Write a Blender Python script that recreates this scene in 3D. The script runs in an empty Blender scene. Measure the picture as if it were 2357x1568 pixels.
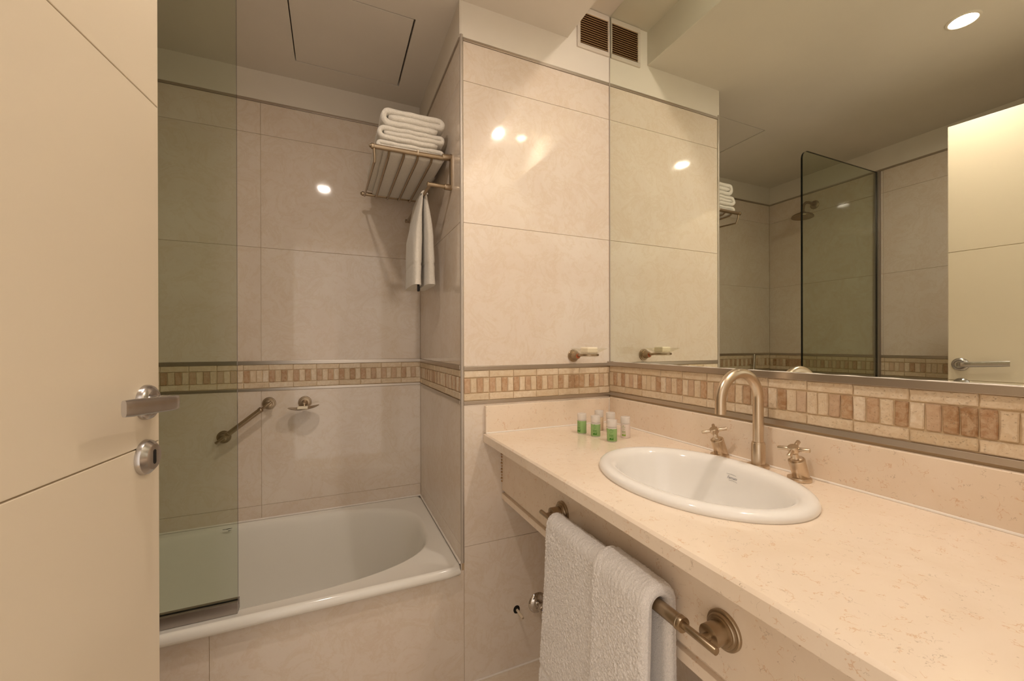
import bpy, bmesh, math, random
from mathutils import Vector, Matrix, noise
random.seed(7)
PI = math.pi
sc = bpy.context.scene
C = sc.collection

# ------------------------------------------------------------------ camera
YAW, PITCH, ROLL, F = 0.41587, -0.00147, -0.00228, 937.6
Fh = Vector((math.sin(YAW), math.cos(YAW), 0)); Rh = Vector((math.cos(YAW), -math.sin(YAW), 0)); Zu = Vector((0, 0, 1))
fwd = Fh*math.cos(PITCH) + Zu*math.sin(PITCH); upv = -Fh*math.sin(PITCH) + Zu*math.cos(PITCH)
rgt = Rh*math.cos(ROLL) + upv*math.sin(ROLL); upv = -Rh*math.sin(ROLL) + upv*math.cos(ROLL)
cam = bpy.data.cameras.new('camera'); camo = bpy.data.objects.new('camera', cam); C.objects.link(camo)
cam.sensor_width = 36; cam.lens = 36*F/2357; cam.clip_start = 0.02
cam.shift_y = 10.1/2357; cam.shift_x = -0.28/2357
M = Matrix((rgt, upv, -fwd)).transposed().to_4x4(); M.translation = Vector((0, 0, 1.2))
camo.matrix_world = M
sc.camera = camo

# ------------------------------------------------------------------ light and exposure
W = bpy.data.worlds.new('world'); sc.world = W; W.use_nodes = True
W.node_tree.nodes['Background'].inputs[0].default_value = (1.0, 0.87, 0.75, 1)
W.node_tree.nodes['Background'].inputs[1].default_value = 0.85
LAMP_COLOR = (1.0, 0.872, 0.765)
LAMP_1, LAMP_2 = 410.0, 600.0        # emission of the ceiling downlight and of the cove downlight
sc.view_settings.view_transform = 'Standard'
sc.view_settings.look = 'None'
sc.view_settings.gamma = 1
sc.view_settings.use_curve_mapping = False
sc.view_settings.exposure = 0.64
sc.cycles.sample_clamp_indirect = 10.0
sc.cycles.max_bounces = 9; sc.cycles.diffuse_bounces = 4; sc.cycles.glossy_bounces = 5
sc.cycles.transparent_max_bounces = 12

# ------------------------------------------------------------------ dimensions (metres, floor z=0, camera x=y=0)
XL, XA, XM, YF, YB = -1.011, 0.4115, 1.0507, 1.380, 2.0914
XV = 0.4232
ZC, ZCOVE, XSOF = 2.4067, 2.551, 0.851
ZT0, ZT1 = 2.2686, 2.2794
ZJ = (0.4855, 1.6295, 2.129)
YFRONT = -0.02
ZCT = 0.882

# ------------------------------------------------------------------ materials
def S(h):
    h = h.lstrip('#'); r = [int(h[i:i+2], 16)/255 for i in (0, 2, 4)]
    return tuple((c/12.92 if c <= .04045 else ((c+.055)/1.055)**2.4) for c in r) + (1,)
def mat(name, col, rough=.5, metal=0.0, spec=.5, **kw):
    m = bpy.data.materials.new(name); m.use_nodes = True
    b = m.node_tree.nodes['Principled BSDF']
    b.inputs['Base Color'].default_value = col if len(col) == 4 else (*col, 1)
    b.inputs['Roughness'].default_value = rough; b.inputs['Metallic'].default_value = metal
    b.inputs['Specular IOR Level'].default_value = spec
    for k, v in kw.items(): b.inputs[k.replace('_', ' ')].default_value = v
    return m
def N(m, t, **kw):
    n = m.node_tree.nodes.new(t)
    for k, v in kw.items():
        if hasattr(n, k): setattr(n, k, v)
        else: n.inputs[k.replace('_', ' ')].default_value = v
    return n
def LK(m, a, b): m.node_tree.links.new(a, b)
def coords(m, rnd=0.0, scale=(1, 1, 1)):
    tc = N(m, 'ShaderNodeTexCoord'); mp = N(m, 'ShaderNodeMapping'); mp.inputs['Scale'].default_value = scale
    LK(m, tc.outputs['Object'], mp.inputs['Vector'])
    if rnd:
        oi = N(m, 'ShaderNodeObjectInfo'); mul = N(m, 'ShaderNodeMath', operation='MULTIPLY'); mul.inputs[1].default_value = rnd
        LK(m, oi.outputs['Random'], mul.inputs[0]); LK(m, mul.outputs[0], mp.inputs['Location'])
    return mp.outputs['Vector']
def nz(m, vec, scale, detail=4, rough=.55, dist=0.0):
    n = N(m, 'ShaderNodeTexNoise'); n.inputs['Scale'].default_value = scale; n.inputs['Detail'].default_value = detail
    n.inputs['Roughness'].default_value = rough; n.inputs['Distortion'].default_value = dist
    LK(m, vec, n.inputs['Vector']); return n
def ramp(m, fac, stops):
    r = N(m, 'ShaderNodeValToRGB'); el = r.color_ramp.elements
    while len(el) < len(stops): el.new(.5)
    for e, (p, c) in zip(el, stops): e.position = p; e.color = c
    LK(m, fac, r.inputs[0]); return r.outputs[0]
def mix(m, fac, a, b, mode='MIX'):
    x = N(m, 'ShaderNodeMix', data_type='RGBA', blend_type=mode)
    for i, v in ((0, fac), (6, a), (7, b)):
        if isinstance(v, (int, float)): x.inputs[i].default_value = v
        elif isinstance(v, tuple): x.inputs[i].default_value = v
        else: LK(m, v, x.inputs[i])
    return x.outputs[2]
def bump(m, h, strength=.2, dist=.001, prev=None):
    b = N(m, 'ShaderNodeBump'); b.inputs['Strength'].default_value = strength; b.inputs['Distance'].default_value = dist
    LK(m, h, b.inputs['Height'])
    if prev is not None: LK(m, prev, b.inputs['Normal'])
    LK(m, b.outputs[0], m.node_tree.nodes['Principled BSDF'].inputs['Normal']); return b.outputs[0]
def bsdf(m): return m.node_tree.nodes['Principled BSDF']
W4 = (1, 1, 1, 1); K4 = (0, 0, 0, 1)

def tile_mat(name, a, b, vein, rough=.055):
    m = mat(name, a, rough)
    v = coords(m, 9.0)
    n1 = nz(m, v, 2.6, 8, .62, 1.2); n2 = nz(m, v, 9, 8, .7, .9); n3 = nz(m, v, 55, 5, .6, 1.0)
    base = mix(m, ramp(m, n1.outputs[0], [(.35, K4), (.65, W4)]), a, b)
    base = mix(m, ramp(m, n2.outputs[0], [(.47, K4), (.505, (.28,)*3+(1,)), (.56, K4)]), base, vein)
    base = mix(m, ramp(m, n3.outputs[0], [(.52, K4), (.72, (.22,)*3+(1,))]), base, vein)
    LK(m, base, bsdf(m).inputs['Base Color'])
    bump(m, nz(m, v, 9, 2).outputs[0], .06, .003)
    return m
M_TILE = tile_mat('marble_tile_glossy', S('#dfd0c0'), S('#e5d9cb'), S('#d2bb9c'))
M_FLOOR = tile_mat('marble_tile_floor', S('#dfd0bc'), S('#e6dac9'), S('#d0b795'), .22)
M_GROUT = mat('tile_grout', S('#bfa685'), .9)
M_MGROUT = mat('mosaic_grout', S('#cfb794'), .95)
bump(M_MGROUT, nz(M_MGROUT, coords(M_MGROUT), 400, 3).outputs[0], .6, .001)

def stone_mat(name, cols, pit):
    m = mat(name, cols[0], .5)
    v = coords(m, 30.0)
    oi = N(m, 'ShaderNodeObjectInfo')
    base = ramp(m, oi.outputs['Random'], [(i/max(1, len(cols)-1), c) for i, c in enumerate(cols)])
    n1 = nz(m, v, 60, 6, .7, .8); n2 = nz(m, v, 260, 4, .6)
    base = mix(m, ramp(m, n1.outputs[0], [(.40, (.5,)*3+(1,)), (.62, K4)]), base, pit)
    pits = ramp(m, n2.outputs[0], [(.27, (.8,)*3+(1,)), (.33, K4)])
    base = mix(m, pits, base, tuple(c*.65 for c in pit[:3])+(1,))
    LK(m, base, bsdf(m).inputs['Base Color'])
    h = ramp(m, n2.outputs[0], [(.30, K4), (.40, W4)])
    b1 = bump(m, h, .7, .0012); bump(m, n1.outputs[0], .5, .002, b1)
    return m
M_STONE = stone_mat('travertine_cream', [S('#e2cfb4'), S('#e9d8bf'), S('#d9c6a9'), S('#eddfca')], S('#cdb08a'))
M_BROWN = stone_mat('travertine_brown', [S('#bf9b7a'), S('#ad8560'), S('#ccb095'), S('#b8926d'), S('#a07850')], S('#d8c1a4'))

def counter_mat(name, a, b, k=1.0):
    m = mat(name, a, .16)
    v = coords(m)
    n1 = nz(m, v, 5, 6, .6, .8)
    base = mix(m, ramp(m, n1.outputs[0], [(.35, K4), (.68, W4)]), a, b)
    wob = nz(m, v, 26, 4, .6)
    wv = N(m, 'ShaderNodeVectorMath', operation='MULTIPLY_ADD'); wv.inputs[1].default_value = (.10, .10, .10)
    LK(m, wob.outputs['Color'], wv.inputs[0]); LK(m, v, wv.inputs[2])
    for sc_, wid, col, lo in ((22, .012, S('#cf9a62'), .535), (34, .009, S('#8a6e4c'), .59), (13, .005, S('#a98f74'), .59)):
        vo = N(m, 'ShaderNodeTexVoronoi', feature='DISTANCE_TO_EDGE'); vo.inputs['Scale'].default_value = sc_
        LK(m, wv.outputs[0], vo.inputs['Vector'])
        line = ramp(m, vo.outputs['Distance'], [(0, W4), (wid*2.2, K4)])
        msk = ramp(m, nz(m, v, 30+sc_, 3).outputs[0], [(lo, K4), (lo+.04, (.55*k,)*3+(1,))])
        base = mix(m, mix(m, 1.0, line, msk, 'MULTIPLY'), base, col)
    LK(m, base, bsdf(m).inputs['Base Color'])
    return m
M_COUNTER = counter_mat('cream_marble_counter', S('#ead8c2'), S('#f0e0cd'))
M_SPLASH = M_COUNTER

def plaster_mat(name, c):
    m = mat(name, c, .75, spec=.25)
    v = coords(m)
    n = nz(m, v, 3, 3); LK(m, mix(m, ramp(m, n.outputs[0], [(.3, K4), (.7, W4)]), c, tuple(x*.95 for x in c[:3])+(1,)), bsdf(m).inputs['Base Color'])
    bump(m, nz(m, v, 7, 3).outputs[0], .12, .01)
    return m
M_PLASTER = plaster_mat('painted_plaster', S('#e7dfd3'))
M_PAINTDOOR = mat('cream_lacquer', S('#ddcfb8'), .33, spec=.45)
bump(M_PAINTDOOR, nz(M_PAINTDOOR, coords(M_PAINTDOOR), 5, 3).outputs[0], .10, .006)
M_GROOVE = mat('door_groove_ochre', S('#dcc79c'), .5)

def metal_mat(name, c, r, an=0.0, sc_=(1, 1, 1), k=.12):
    m = mat(name, c, r, 1.0)
    v = coords(m, 0, sc_); n = nz(m, v, 90, 4)
    mr = N(m, 'ShaderNodeMapRange'); mr.inputs[3].default_value = max(.02, r-k/2); mr.inputs[4].default_value = r+k/2
    LK(m, n.outputs[0], mr.inputs[0]); LK(m, mr.outputs[0], bsdf(m).inputs['Roughness'])
    return m
M_STRIP = metal_mat('brushed_steel_strip', S('#bfb5a9'), .34, 0, (6, 6, 60))
M_BRASS = metal_mat('satin_nickel_warm', S('#ac9a82'), .34)
M_FAUCET = metal_mat('brushed_nickel', S('#d3c2ac'), .30)
M_STEEL = metal_mat('satin_steel_handle', S('#c4c0be'), .24)
M_ALU = metal_mat('anodised_aluminium', S('#a9a29c'), .38)
M_CHROME = mat('chrome', S('#cfcac4'), .08, 1.0)
M_MIRROR = mat('mirror_silver', (.82, .85, .765, 1), .0, 1.0)
M_PORC = mat('white_porcelain', S('#eeebe6'), .07)
M_TUB = mat('white_enamel', S('#ece8df'), .09)
M_CAULK = mat('white_sealant', S('#ece4da'), .5)
M_DARK = mat('dark_void', S('#120e0a'), .9)
M_SCUFF = mat('black_scuff', S('#17120d'), .8)
M_SOAP = mat('cream_soap', S('#f3e8cf'), .45)
M_BLUE = mat('blue_enamel', S('#1553b8'), .3)
M_RUST = mat('orange_seal_ring', S('#b9663f'), .6)
M_TIE = mat('white_cable_tie', S('#d9c9b0'), .5)
M_LEVEL = mat('ceiling_white_ring', S('#e9e0d2'), .4)
M_VENTF = mat('vent_frame_paint', S('#dcd2c6'), .35, .2)
M_VENTS = mat('vent_slat_brown', S('#c79f6c'), .45)

m = mat('glass_tinted', (1, 1, 1, 1), .0); M_GLASS = m
nt = m.node_tree; nt.nodes.remove(bsdf(m))
tr = nt.nodes.new('ShaderNodeBsdfTransparent'); tr.inputs[0].default_value = (.87, .90, .845, 1)
gl = nt.nodes.new('ShaderNodeBsdfGlossy'); gl.inputs['Roughness'].default_value = .0
fr = nt.nodes.new('ShaderNodeFresnel'); fr.inputs[0].default_value = 1.5
gm = nt.nodes.new('ShaderNodeNewGeometry')
ff = nt.nodes.new('ShaderNodeMath'); ff.operation = 'SUBTRACT'; ff.inputs[0].default_value = 1.0
LK(m, gm.outputs['Backfacing'], ff.inputs[1])
mu = nt.nodes.new('ShaderNodeMath'); mu.operation = 'MULTIPLY'; LK(m, fr.outputs[0], mu.inputs[0]); LK(m, ff.outputs[0], mu.inputs[1])
mx = nt.nodes.new('ShaderNodeMixShader'); LK(m, mu.outputs[0], mx.inputs[0]); LK(m, tr.outputs[0], mx.inputs[1]); LK(m, gl.outputs[0], mx.inputs[2])
LK(m, mx.outputs[0], nt.nodes['Material Output'].inputs[0])
M_GEDGE = mat('glass_edge_dark_green', S('#0d1512'), .12)

def trans_mat(name, tint, op, rough=.35):
    m = mat(name, tint, rough); nt = m.node_tree
    t = nt.nodes.new('ShaderNodeBsdfTransparent'); t.inputs[0].default_value = tint
    x = nt.nodes.new('ShaderNodeMixShader'); x.inputs[0].default_value = op
    LK(m, t.outputs[0], x.inputs[1]); LK(m, bsdf(m).outputs[0], x.inputs[2]); LK(m, x.outputs[0], nt.nodes['Material Output'].inputs[0])
    return m
M_FROST = trans_mat('frosted_plastic', S('#efe8e0'), .72)
M_GREENL = trans_mat('green_gel', S('#a6cd86'), .80, .2)
M_CREAML = trans_mat('cream_lotion', S('#e6d2b4'), .9)
M_PINKL = trans_mat('pale_lotion', S('#efe0d6'), .9)
M_PRINT = mat('dark_green_print', S('#3c7f1c'), .5)
M_PRINTO = mat('olive_green_print', S('#8fae3a'), .5)
M_DISHG = trans_mat('frosted_dish_glass', S('#fbfaf6'), .12, .15)
M_LOGO = mat('blue_grey_print', S('#8d8f96'), .4)

def towel_mat(name, c, scale, st):
    m = mat(name, c, .95, spec=.1)
    bsdf(m).inputs['Sheen Weight'].default_value = .35
    v = coords(m); n = nz(m, v, scale, 3, .7); n2 = nz(m, v, scale*.23, 3)
    LK(m, mix(m, ramp(m, n.outputs[0], [(.35, K4), (.6, W4)]), tuple(x*.84 for x in c[:3])+(1,), c), bsdf(m).inputs['Base Color'])
    b1 = bump(m, n.outputs[0], st, .0035); bump(m, n2.outputs[0], .4, .004, b1)
    return m
M_TERRY = towel_mat('white_terry', S('#faf4ee'), 480, .8)
M_TERRY2 = towel_mat('white_terry_fine', S('#eae3d6'), 420, .5)

def emis(name, col, s):
    m = bpy.data.materials.new(name); m.use_nodes = True; nt = m.node_tree; nt.nodes.clear()
    e = nt.nodes.new('ShaderNodeEmission'); e.inputs[0].default_value = (*col, 1); e.inputs[1].default_value = s
    o = nt.nodes.new('ShaderNodeOutputMaterial'); nt.links.new(e.outputs[0], o.inputs[0]); return m
M_LAMP1 = emis('halogen_glow_ceiling', LAMP_COLOR, LAMP_1)
M_LAMP2 = emis('halogen_glow_cove', LAMP_COLOR, LAMP_2)

# ------------------------------------------------------------------ mesh helpers
class MB:
    def __init__(s): s.v = []; s.f = []; s.mi = []; s.fl = []
    def add(s, vs, fs, mi=0, flat=False):
        s.fl += [not flat]*len(fs); o = len(s.v); s.v += [Vector(p) for p in vs]; s.f += [tuple(i+o for i in f) for f in fs]; s.mi += [mi]*len(fs); return s
    def box(s, x0, x1, y0, y1, z0, z1, bev=0.0, fn=None, mi=0, seg=2):
        if bev:
            bm = bmesh.new(); bmesh.ops.create_cube(bm, size=1)
            for v in bm.verts: v.co = Vector(((x0+x1)/2+v.co.x*(x1-x0), (y0+y1)/2+v.co.y*(y1-y0), (z0+z1)/2+v.co.z*(z1-z0)))
            bmesh.ops.bevel(bm, geom=bm.edges[:], offset=bev, segments=seg, profile=.5, affect='EDGES')
            bm.verts.index_update()
            vs = [v.co.copy() for v in bm.verts]; fs = [[v.index for v in f.verts] for f in bm.faces]; bm.free()
        else:
            vs = [Vector((x, y, z)) for x in (x0, x1) for y in (y0, y1) for z in (z0, z1)]
            fs = [(0, 1, 3, 2), (4, 6, 7, 5), (0, 4, 5, 1), (2, 3, 7, 6), (0, 2, 6, 4), (1, 5, 7, 3)]
        if fn: vs = [fn(p) for p in vs]
        return s.add(vs, fs, mi, True)
    def lathe(s, prof, o, ax, seg=40, sx=1.0, sy=1.0, ref=None, mi=0, caps=True):
        ax = Vector(ax).normalized(); ref = Vector(ref) if ref else (Vector((0, 0, 1)) if abs(ax.z) < .9 else Vector((0, 1, 0)))
        a = ax.cross(ref).normalized(); b = ax.cross(a); o = Vector(o); vs = []; fs = []
        for r, h in prof:
            for k in range(seg):
                t = 2*PI*k/seg; vs.append(o+ax*h+a*(r*sx*math.cos(t))+b*(r*sy*math.sin(t)))
        for i in range(len(prof)-1):
            for k in range(seg):
                k2 = (k+1) % seg; fs.append((i*seg+k, i*seg+k2, (i+1)*seg+k2, (i+1)*seg+k))
        if caps:
            fs.append(tuple(range(seg))[::-1]); fs.append(tuple((len(prof)-1)*seg+k for k in range(seg)))
        return s.add(vs, fs, mi)
    def cyl(s, p, q, r, seg=24, bev=0.0, mi=0):
        p = Vector(p); q = Vector(q); L = (q-p).length
        b = min(bev, L/3, r*.6)
        prof = [(r-b, 0), (r-b*.3, b*.3), (r, b), (r, L-b), (r-b*.3, L-b*.3), (r-b, L)] if b > 0 else [(r, 0), (r, L)]
        return s.lathe(prof, p, q-p, seg, mi=mi)
    def tube(s, pts, r, seg=20, mi=0):
        pts = [Vector(p) for p in pts]; n = len(pts); T = []
        for i in range(n):
            a = pts[max(0, i-1)]; b = pts[min(n-1, i+1)]; T.append((b-a).normalized())
        up = Vector((0, 0, 1)) if abs(T[0].z) < .9 else Vector((0, 1, 0))
        a = T[0].cross(up).normalized(); vs = []; fs = []
        for i in range(n):
            a = (a - T[i]*a.dot(T[i])).normalized(); b = T[i].cross(a)
            rr = r[i] if isinstance(r, (list, tuple)) else r
            for k in range(seg): t = 2*PI*k/seg; vs.append(pts[i]+a*rr*math.cos(t)+b*rr*math.sin(t))
        for i in range(n-1):
            for k in range(seg): k2 = (k+1) % seg; fs.append((i*seg+k, i*seg+k2, (i+1)*seg+k2, (i+1)*seg+k))
        fs.append(tuple(range(seg))[::-1]); fs.append(tuple((n-1)*seg+k for k in range(seg)))
        return s.add(vs, fs, mi)
ORIG = {}
def worg(p):
    return ORIG.get(p.name, Vector((0, 0, 0))) if p else Vector((0, 0, 0))
def obj(name, mb, m, parent=None, smooth=True, origin=None, ang=35):
    org = worg(parent) if parent else Vector(origin or (0, 0, 0))
    me = bpy.data.meshes.new(name)
    me.from_pydata([tuple(v-org) for v in mb.v], [], mb.f)
    ms = m if isinstance(m, (list, tuple)) else [m]
    for x in ms: me.materials.append(x)
    if len(ms) > 1: me.polygons.foreach_set('material_index', mb.mi)
    bm = bmesh.new(); bm.from_mesh(me); bmesh.ops.recalc_face_normals(bm, faces=bm.faces[:]); bm.to_mesh(me); bm.free()
    if smooth:
        me.polygons.foreach_set('use_smooth', mb.fl)
        try: me.set_sharp_from_angle(angle=math.radians(ang))
        except Exception: pass
        me.polygons.foreach_set('use_smooth', mb.fl)
    me.update()
    o = bpy.data.objects.new(name, me); C.objects.link(o)
    if parent: o.parent = parent; ORIG[o.name] = worg(parent)
    else: o.location = org; ORIG[o.name] = org
    return o
def tag(o, label=None, cat=None, group=None, kind=None):
    if label: o['label'] = label
    if cat: o['category'] = cat
    if group: o['group'] = group
    if kind: o['kind'] = kind
    return o
def thing(name, label, cat, loc=(0, 0, 0), group=None):
    o = bpy.data.objects.new(name, None); C.objects.link(o); o.location = loc; o.empty_display_size = .05
    ORIG[o.name] = Vector(loc)
    return tag(o, label, cat, group)
def copy_thing(root, loc):
    def cp(o, parent):
        c = o.copy(); C.objects.link(c); c.parent = parent; ORIG[c.name] = Vector(loc)
        for ch in list(o.children): cp(ch, c)
        return c
    r = cp(root, None); r.location = loc; return r
def struct(name, mb, m, smooth=False): return tag(obj(name, mb, m, None, smooth), kind='structure')
def arc(c, r, a0, a1, n, e1, e2):
    c = Vector(c); e1 = Vector(e1); e2 = Vector(e2)
    return [c+e1*(r*math.cos(a0+(a1-a0)*i/n))+e2*(r*math.sin(a0+(a1-a0)*i/n)) for i in range(n+1)]

# ------------------------------------------------------------------ walls, tiles, mosaics
G = .0011     # joint width
TP = .0035    # tile thickness, the wall body stands that much behind the tile face
def frame(kind, plane):
    # returns fn(u, out, z) -> world ; and z rotation of a tile object
    if kind == 'y': return (lambda u, o, z: Vector((u, plane-o, z))), 0.0           # faces -y, u = x
    if kind == 'x-': return (lambda u, o, z: Vector((plane-o, u, z))), -PI/2        # faces -x, u = y
    return (lambda u, o, z: Vector((plane+o, u, z))), PI/2                          # faces +x, u = y
def tiles(parent, fr, us, zs, m=M_TILE):
    fn, rz = fr
    for i in range(len(us)-1):
        for j in range(len(zs)-1):
            mb = MB(); u0, u1, z0, z1 = us[i]+G/2, us[i+1]-G/2, zs[j]+G/2, zs[j+1]-G/2
            mb.box(u0, u1, -TP, 0, z0, z1, .0008, lambda p: fn(p.x, p.y, p.z), seg=1)
            obj('tile', mb, m, parent, False)
MOS = {}
def stone_mesh(kind, w, h, var):
    key = (kind, round(w, 4), var)
    if key in MOS: return MOS[key]
    rnd = random.Random(len(kind)*7919+var*101+int(round(w*1000)))
    base = [(-w/2+.0014, -h/2), (0, -h/2), (w/2-.0014, -h/2), (w/2, -h/2+.0014), (w/2, 0), (w/2, h/2-.0014), (w/2-.0014, h/2), (0, h/2), (-w/2+.0014, h/2), (-w/2, h/2-.0014), (-w/2, 0), (-w/2, -h/2+.0014)]
    j = lambda k=.0007: rnd.uniform(-k, k)
    pts = [(x+j(), z+j()) for x, z in base]
    ins = [(x-math.copysign(min(abs(x), .0018), x)+j(.0004), z-math.copysign(min(abs(z), .0018), z)+j(.0004)) for x, z in pts]
    vs = [(x, .003, z) for x, z in pts]+[(x, -.0045+j(.0004), z) for x, z in pts]+[(x, -.0065+j(.0005), z) for x, z in ins]
    n = 12; fs = []
    for r in (0, 1):
        for k in range(n): k2 = (k+1) % n; fs.append((r*n+k, r*n+k2, (r+1)*n+k2, (r+1)*n+k))
    fs.append(tuple(2*n+k for k in range(n)))
    me = bpy.data.meshes.new('stone'); me.from_pydata(vs, [], fs)
    bm = bmesh.new(); bm.from_mesh(me); bmesh.ops.recalc_face_normals(bm, faces=bm.faces[:]); bm.to_mesh(me); bm.free()
    # make sure the front ngon faces outward (-y)
    if me.polygons[len(fs)-1].normal.y > 0: me.flip_normals()
    me.materials.append(M_STONE); me.update(); MOS[key] = me; return me
def mosaic(parent, fr, u0, u1, zb, zt, phase, name='mosaic_tile'):
    """band between two steel strips: long stones above and below, a row of upright ones between"""
    fn, rz = fr; P = .0957; H = zt-zb; hl = H*.245; hs = H-2*hl
    rnd = random.Random(int(abs(u0)*1000)+int(u1*77))
    def put(uc, zc, w, h, kind, brown):
        me = stone_mesh(kind, w, h, rnd.randrange(3))
        o = bpy.data.objects.new(name, me); C.objects.link(o); o.parent = parent
        o.location = fn(uc, -.005+rnd.uniform(-.0006, .0006), zc); o.rotation_euler = (rnd.uniform(-.012, .012), 0, rz+rnd.uniform(-.006, .006))
        if brown:
            o.material_slots[0].link = 'OBJECT'; o.material_slots[0].material = M_BROWN
    k0 = math.floor((u0-phase)/P)-1
    for k in range(k0, k0+int((u1-u0)/P)+4):
        a = phase+k*P
        x0, x1 = max(a, u0), min(a+P, u1)
        if x1-x0 > .012:
            for zc in (zb+hl/2, zt-hl/2):
                put((x0+x1)/2, zc, round(x1-x0-.0015, 3), hl-.0015, 'long', False)
        for q in range(4):
            b = a+q*P/4; y0, y1 = max(b, u0), min(b+P/4, u1)
            if y1-y0 > .008: put((y0+y1)/2, zb+H/2, round(y1-y0-.0015, 3), hs-.0015, 'short', (q % 2 == 0) != (rnd.random() < .06))
def strip(parent, fr, u0, u1, z0, z1, out=.003):
    fn, rz = fr; mb = MB(); mb.box(u0, u1, -.006, out, z0, z1, .0008, lambda p: fn(p.x, p.y, p.z)); obj('metal_strip', mb, M_STRIP, parent)
def plaster(parent, fr, u0, u1, z0, z1):
    fn, rz = fr; mb = MB(); mb.box(u0, u1, -.008, .001, z0, z1, 0, lambda p: fn(p.x, p.y, p.z)); obj('plaster', mb, M_PLASTER, parent, False)
def groutband(parent, fr, u0, u1, z0, z1):
    fn, rz = fr; mb = MB(); mb.box(u0, u1, -.008, -.0022, z0, z1, 0, lambda p: fn(p.x, p.y, p.z)); obj('grout', mb, M_MGROUT, parent, False)

# back wall behind the tub
FB = frame('y', YB)
wb = struct('wall_back', MB().box(XL-.1, XA+.02, YB+TP-.001, YB+.12, 0, 2.6), M_GROUT)
tiles(wb, FB, [XL, -.287, XA], [.40, .4917, .9970]); tiles(wb, FB, [XL, -.287, XA], [1.1282, ZJ[1], ZJ[2], ZT0])
mosaic(wb, FB, XL, XA, 1.0085, 1.1125, .4115); groutband(wb, FB, XL, XA, 1.0, 1.12)
strip(wb, FB, XL, XA, .9965, 1.0075); strip(wb, FB, XL, XA, 1.1128, 1.1285); strip(wb, FB, XL, XA, ZT0, ZT1); plaster(wb, FB, XL, XA, ZT1, ZC+.01)
# left wall
FLW = frame('x+', XL)
wl = struct('wall_left', MB().box(XL-.1, XL-TP+.001, -.14, YB+.01, 0, 2.6), M_GROUT)
tiles(wl, FLW, [-.02, .676, 1.376, YB], [0, .4855, .990]); tiles(wl, FLW, [-.02, .676, 1.376, YB], [1.1275, ZJ[1], ZJ[2], ZT0])
mosaic(wl, FLW, .62, YB, 1.0045, 1.1125, .03); groutband(wl, FLW, -.02, YB, .99, 1.12)
strip(wl, FLW, -.02, YB, .990, 1.0035); strip(wl, FLW, -.02, YB, 1.113, 1.1275); strip(wl, FLW, -.02, YB, ZT0, ZT1); plaster(wl, FLW, -.02, YB, ZT1, ZC+.01)
# block between tub and basin: its left face closes the tub, its front face carries the soap dish
FA = frame('x-', XA); FP = frame('y', YF)
wc = struct('wall_middle', MB().box(XA+TP-.001, XM+.12, YF+TP-.001, YB+.12, 0, 2.7), M_GROUT)
tiles(wc, FA, [YF, YB], [.40, .4917, .990]); tiles(wc, FA, [YF, YB], [1.1262, ZJ[1], ZJ[2], ZT0])
mosaic(wc, FA, YF, YB, 1.0040, 1.1105, YF+.002); groutband(wc, FA, YF, YB, .99, 1.12)
strip(wc, FA, YF+.005, YB, .989, 1.003); strip(wc, FA, YF+.005, YB, 1.1108, 1.1265); strip(wc, FA, YF+.005, YB, ZT0, ZT1); plaster(wc, FA, YF, YB, ZT1, ZC+.01)
tiles(wc, FP, [XV, XM], [0, ZJ[0], .9870]); tiles(wc, FP, [XV, XM], [1.1215, ZJ[1], ZJ[2], ZT0])
mosaic(wc, FP, XV, XM, .9990, 1.1070, XV); groutband(wc, FP, XV, XM, .99, 1.12)
strip(wc, FP, XV, XM, .9872, .9985); strip(wc, FP, XV, XM, 1.1075, 1.1213); strip(wc, FP, XV, XM, ZT0, ZT1); plaster(wc, FP, XA+.004, XM, ZT1, 2.60)
mb = MB(); mb.lathe([(.0062, 0), (.0062, 1.856)], (XA+.0058, YF+.0015, .432), (0, 0, 1), 20); obj('corner_profile', mb, mat('corner_trim_steel', S('#b9afa3'), .4, .35), wc)
# right wall with the mirror
FR = frame('x-', XM)
wr = struct('wall_right', MB().box(XM+TP-.001, XM+.12, -.14, YF+.01, 0, 2.7), M_GROUT)
tiles(wr, FR, [-.02, .70, YF], [0, ZJ[0], .885])
mosaic(wr, FR, .0, YF, 1.0045, 1.1115, YF); groutband(wr, FR, -.02, YF, .98, 1.12)
strip(wr, FR, -.02, YF, .9905, 1.0040, .004)
mb = MB(); mb.box(XM-.012, XM+.004, -.02, YF-.001, 1.1115, 1.1265, .0012); mb.box(XM-.013, XM-.0105, -.02, YF-.001, 1.1115, 1.1285, .0006); obj('metal_ledge', mb, M_STRIP, wr)
mb = MB(); mb.tube([(XM-.0025, YFRONT+.01+i*.02, 1.1272+.0006*math.sin(i*1.7)) for i in range(69)], .0022, 6); obj('ledge_bright_line', mb, M_CAULK, wr)  # cream bead added to draw the ledge's bright line, debris catching light
# front wall with the doorway the picture is taken from
wf = struct('wall_front', MB().box(XL-.1, -.41, -.14, YFRONT, 0, 2.7).box(.45, XM+.12, -.14, YFRONT, 0, 2.7).box(-.41, .45, -.14, YFRONT, 2.13, 2.7), M_PLASTER)

# floor
fl = struct('floor', MB().box(XL-.1, XM+.12, -.6, YF+.8, -.12, -.005), M_GROUT)
xs = [-1.012, -.5, 0.0, .45, XM+.004]; ys = [-.02, .45, .91, YF-.001]
for i in range(4):
    for j in range(3):
        mb = MB(); mb.box(xs[i]+G/2, xs[i+1]-G/2, ys[j]+G/2, ys[j+1]-G/2, -.008, 0, .0008, seg=1); obj('tile', mb, M_FLOOR, fl, False)
# wall-floor sealant line under the block
mb = MB(); mb.box(XV, XM, YF-.006, YF, 0, .004, .001); obj('sealant', mb, M_CAULK, wc)

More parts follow.
